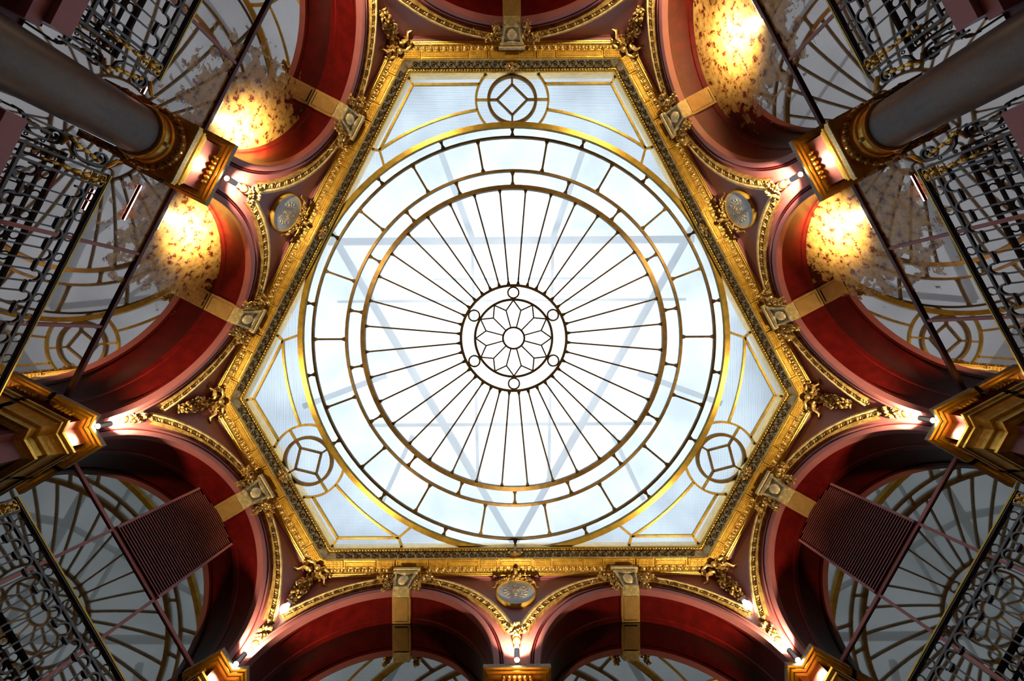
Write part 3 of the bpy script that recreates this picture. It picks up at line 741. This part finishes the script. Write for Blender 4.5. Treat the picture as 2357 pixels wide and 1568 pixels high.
# ------------------------------------------------------------------ iron railings
def railing(fr, xa, xb, yb, lab, scroll=0, seed=0):
    """between xa and xb; scroll: -1/+1 puts a scroll bracket outside that end"""
    ZB = 433; r = thing('railing', fr, (xa + xb) / 2, yb, ZB, lab, 'railing', 'wrought iron railings')
    c = (xa + xb) / 2; h = (xb - xa) / 2; T = 541 - ZB; EP = 18.0
    b = MB(); b.box(-h, h, -3.5, 3.5, T - 3, T); b.build('handrail', 'iron', r)
    b = MB(); b.box(-h, h, -4.2, -3.4, T - 1.4, T + .4); b.build('highlight_edge', 'brass', r)  # brass strip imitates the specular highlight along the handrail's top edge
    for z in (T - 16.5, 14.5, 0):
        b = MB(); b.box(-h, h, -1.8, 1.8, z - 1.4, z + 1.4); b.build('rail', 'iron', r)
    for sg in (-1, 1):
        for q in (0, EP):
            b = MB(); x = sg * (h - 1.8 - q); b.box(x - 1.5, x + 1.5, -1.8, 1.8, 0, T - 3); b.build('post', 'iron', r)
        g = MB(); x = sg * (h - 1.8 - EP / 2); z = T - 9; hs = (9, 11, 12, 13, 13, 11, 9); sz = (6, 6.5, 5.5, 5, 4.5, 3.6, 2.4)
        for j in range(7):
            g.blob((x, -3, z), (sz[j] * .55, 2.4, hs[j] * .5), None, 8, 6); g.leaves((x, -3, z), sz[j], 8, seed + j, .3, (1, .5, .9))
            if j in (0, 1, 2):
                for s2 in (-1, 1): g.tube([(x + s2 * 2, -3, z + 4), (x + s2 * 7, -3.5, z + 3), (x + s2 * 7, -3, z - 3), (x + s2 * 2.5, -3, z - 4)], .9, 5)
            z -= hs[j] * .93
        g.build('leaf_garland', 'gold', r, SM)
    x0, x1 = -h + EP + 4, h - EP - 4; n = max(1, round((x1 - x0) / (29.0 if h > 180 else 26.0))); p = (x1 - x0) / n
    for k in range(n):
        x = x0 + (k + .5) * p
        for zc in (T - 9.8, 7.2):
            b = MB(); b.tube([(x + 5.6 * math.cos(rad(20 * j)), 0, zc + 5.6 * math.sin(rad(20 * j))) for j in range(18)], 1.15, 6, True); b.build('ring', 'iron', r, SM)
        # hoop at top and bottom, tied to the neighbours by flat blocks, with bars between
        m = MB(); zt, zl = T - 26.5, 24.5
        for zc, sg in ((zt, 1), (zl, -1)):
            m.bar([(x - 7, 0, zc - sg * 4)] + [(x - 7.5 * math.cos(rad(20 * j)), 0, zc + sg * 7.5 * math.sin(rad(20 * j))) for j in range(10)] + [(x + 7, 0, zc - sg * 1)], 2.3, 3.4, False, (0, 1, 0))
            m.box(x + 7, x + p - 7, -2.6, 2.6, zc - sg * 4 - 1.1, zc - sg * 4 + 1.1)
        for xx in (x + 8.2, x + p - 8.2): m.box(xx - .95, xx + .95, -.95, .95, zl, zt)
        m.build('baluster', 'iron', r)
    if scroll:
        s2 = scroll; xe = s2 * h; b = MB()
        sp = [(xe + s2 * 4, 0, 44), (xe + s2 * 4, 0, 62)] + [(xe + s2 * (4 + 2 * q), 0, 62 + 4.2 * q) for q in range(1, 7)]
        b.bar([(xe + s2 * 27, 0, 40), (xe + s2 * 26, 0, 48), (xe + s2 * 20, 0, 56), (xe + s2 * 12, 0, 58), (xe + s2 * 7, 0, 64), (xe + s2 * 5, 0, 74), (xe + s2 * 5, 0, 86)] +
              [(xe + s2 * (15 - (10 - 8 * q / 18) * math.cos(2.9 * PI * q / 18)), 0, 88 + (10 - 8 * q / 18) * math.sin(2.9 * PI * q / 18)) for q in range(1, 19)], 2.6, 4, False, (0, 1, 0))
        b.box(xe + s2 * 26 - 1.2, xe + s2 * 26 + 1.2, -1.5, 1.5, 0, 42); b.box(min(xe, xe + s2 * 27), max(xe, xe + s2 * 27), -1.5, 1.5, 4, 6.5)
        b.bar([(xe + s2 * 10, 0, 5), (xe + s2 * 10, 0, 30), (xe + s2 * 19, 0, 30), (xe + s2 * 19, 0, 5)], 2.2, 3.4, False, (0, 1, 0))
        for zz in (24, 62, 80): b.tube([(xe + s2 * 2.6 + 1.8 * math.cos(rad(45 * j)), 0, zz + 1.8 * math.sin(rad(45 * j))) for j in range(8)], .8, 5, True)
        sc_ = b.build('scroll_bracket', 'iron', r, SM)
        g = MB()
        for j, (gx, gz, sz_) in enumerate(((24, 52, 4), (19, 60, 4.6), (17, 69, 4.6), (14.5, 78, 4.4), (12, 86, 3.6))):
            g.blob((xe + s2 * gx, -2.5, gz), (sz_ * .6, 2.2, sz_ * 1.2), Euler((0, -.25 * s2, 0)).to_matrix(), 8, 6); g.leaves((xe + s2 * gx, -2.5, gz), sz_, 8, 60 + j, .3, (1, .5, 1))
        g.tube([(xe + s2 * 8, -1, 98), (xe + s2 * 15, -2, 102), (xe + s2 * 22, -2, 107), (xe + s2 * 23, -2, 113), (xe + s2 * 20, -2, 114)], [2.6, 3, 2.2, 1.2, .5], 6)
        g.build('scroll_leaves', 'gold', sc_, SM)
    return r
railing(FR['upper_left'], 72, 448, 28, 'black iron railing with gilt garlands, left of the left column toward the far left corner', -1, 3)
railing(FR['upper_left'], -448, -72, 28, 'black iron railing with gilt garlands, between left column and top edge', 1, 4)
railing(FR['upper_right'], -448, -72, 28, 'black iron railing with gilt garlands, right of the right column toward the far right corner', 1, 5)
railing(FR['upper_right'], 72, 448, 28, 'black iron railing with gilt garlands, between right column and top edge', -1, 6)
railing(FR['lower_left'], -160, 160, 12, 'black iron railing crossing the lower left vented mirror', 0, 7)
railing(FR['lower_right'], -160, 160, 12, 'black iron railing crossing the lower right vented mirror', 0, 8)
# gallery slabs under the railings
for sd, xa, xb, lb in (('upper_left', 50, 452, 'mauve gallery slab under the lower upper-left railing'), ('upper_left', -452, -50, 'mauve gallery slab under the higher upper-left railing'),
                       ('upper_right', -452, -50, 'mauve gallery slab under the lower upper-right railing'), ('upper_right', 50, 452, 'mauve gallery slab under the higher upper-right railing'),
                       ('lower_left', -203, 203, 'mauve gallery slab under the lower left railing'), ('lower_right', -203, 203, 'mauve gallery slab under the lower right railing'),
                       ('bottom', 50, 452, 'mauve gallery slab under the right bottom arch'), ('bottom', -452, -50, 'mauve gallery slab under the left bottom arch'), ('top', -240, 240, 'mauve gallery slab under the top arch')):
    fr = FR[sd]; r = thing('gallery_slab', fr, (xa + xb) / 2, 0, 410, lb, 'slab', 'gallery slabs'); h = (xb - xa) / 2
    b = MB(); b.box(-h, h, 16, DEPTH - 2, 4, 23); b.build('slab', 'slab', r)
    b = MB(); b.box(-h - 8 if sd in LONG else -h, h + 8 if sd in LONG else h, 24, DEPTH - 2, -9, 3.5); b.build('lower_step', 'slab', r)
    b = MB(); b.box(-h + 6, h - 6, 32, DEPTH - 2, -26, -9.5); b.leaves((-h + 30, 30, -17), 9, 14, 5); b.leaves((h - 30, 30, -17), 9, 14, 6); b.build('gilt_bracket', 'gold', r)

# ------------------------------------------------------------------ daylight, camera, colour
w = D.worlds.new('sky'); bpy.context.scene.world = w; w.use_nodes = True
nt = w.node_tree; bg = nt.nodes['Background']; tc = nt.nodes.new('ShaderNodeTexCoord'); sx = nt.nodes.new('ShaderNodeSeparateXYZ'); cr = nt.nodes.new('ShaderNodeValToRGB')
nt.links.new(tc.outputs['Generated'], sx.inputs[0]); nt.links.new(sx.outputs['Z'], cr.inputs['Fac'])
e = cr.color_ramp.elements
e[0].position = .0; e[0].color = (.02, .02, .02, 1); e[1].position = 1; e[1].color = (1, 1, 1, 1)
for p_, c_ in ((.2, (.33, .37, .41)), (.78, (.36, .42, .48)), (.88, (.42, .50, .58)), (.935, (.60, .69, .78)), (.975, (.95, .98, 1.0))):
    x = e.new(p_); x.color = (*c_, 1)
nz = nt.nodes.new('ShaderNodeTexNoise'); nz.inputs['Scale'].default_value = 8; nz.inputs['Detail'].default_value = 3
mr = nt.nodes.new('ShaderNodeMapRange'); mr.inputs['From Min'].default_value = .35; mr.inputs['From Max'].default_value = .65; mr.inputs['To Min'].default_value = .60; mr.inputs['To Max'].default_value = 1.3
vm = nt.nodes.new('ShaderNodeVectorMath'); vm.operation = 'SCALE'
nt.links.new(tc.outputs['Generated'], nz.inputs['Vector']); nt.links.new(nz.outputs['Fac'], mr.inputs['Value'])
nt.links.new(cr.outputs['Color'], vm.inputs[0]); nt.links.new(mr.outputs[0], vm.inputs['Scale'])
nt.links.new(vm.outputs[0], bg.inputs['Color']); bg.inputs['Strength'].default_value = 2.3

cam = D.cameras.new('camera'); co = D.objects.new('camera', cam); C.objects.link(co)
cam.sensor_width = 36; cam.lens = 920.0 / 2357 * 36; cam.clip_start = .01; cam.clip_end = 100
co.location = (-4.5 * S, 6.5 * S, 0); co.rotation_euler = (Matrix.Rotation(rad(.4), 3, 'Z') @ Euler((PI, 0, 0)).to_matrix()).to_euler()
sc = bpy.context.scene; sc.camera = co
sc.view_settings.view_transform = 'Standard'; sc.view_settings.look = 'None'; sc.view_settings.gamma = 1; sc.view_settings.exposure = 0
sc.view_settings.use_curve_mapping = False
sc.cycles.max_bounces = 10; sc.cycles.transparent_max_bounces = 12; sc.cycles.sample_clamp_indirect = 6
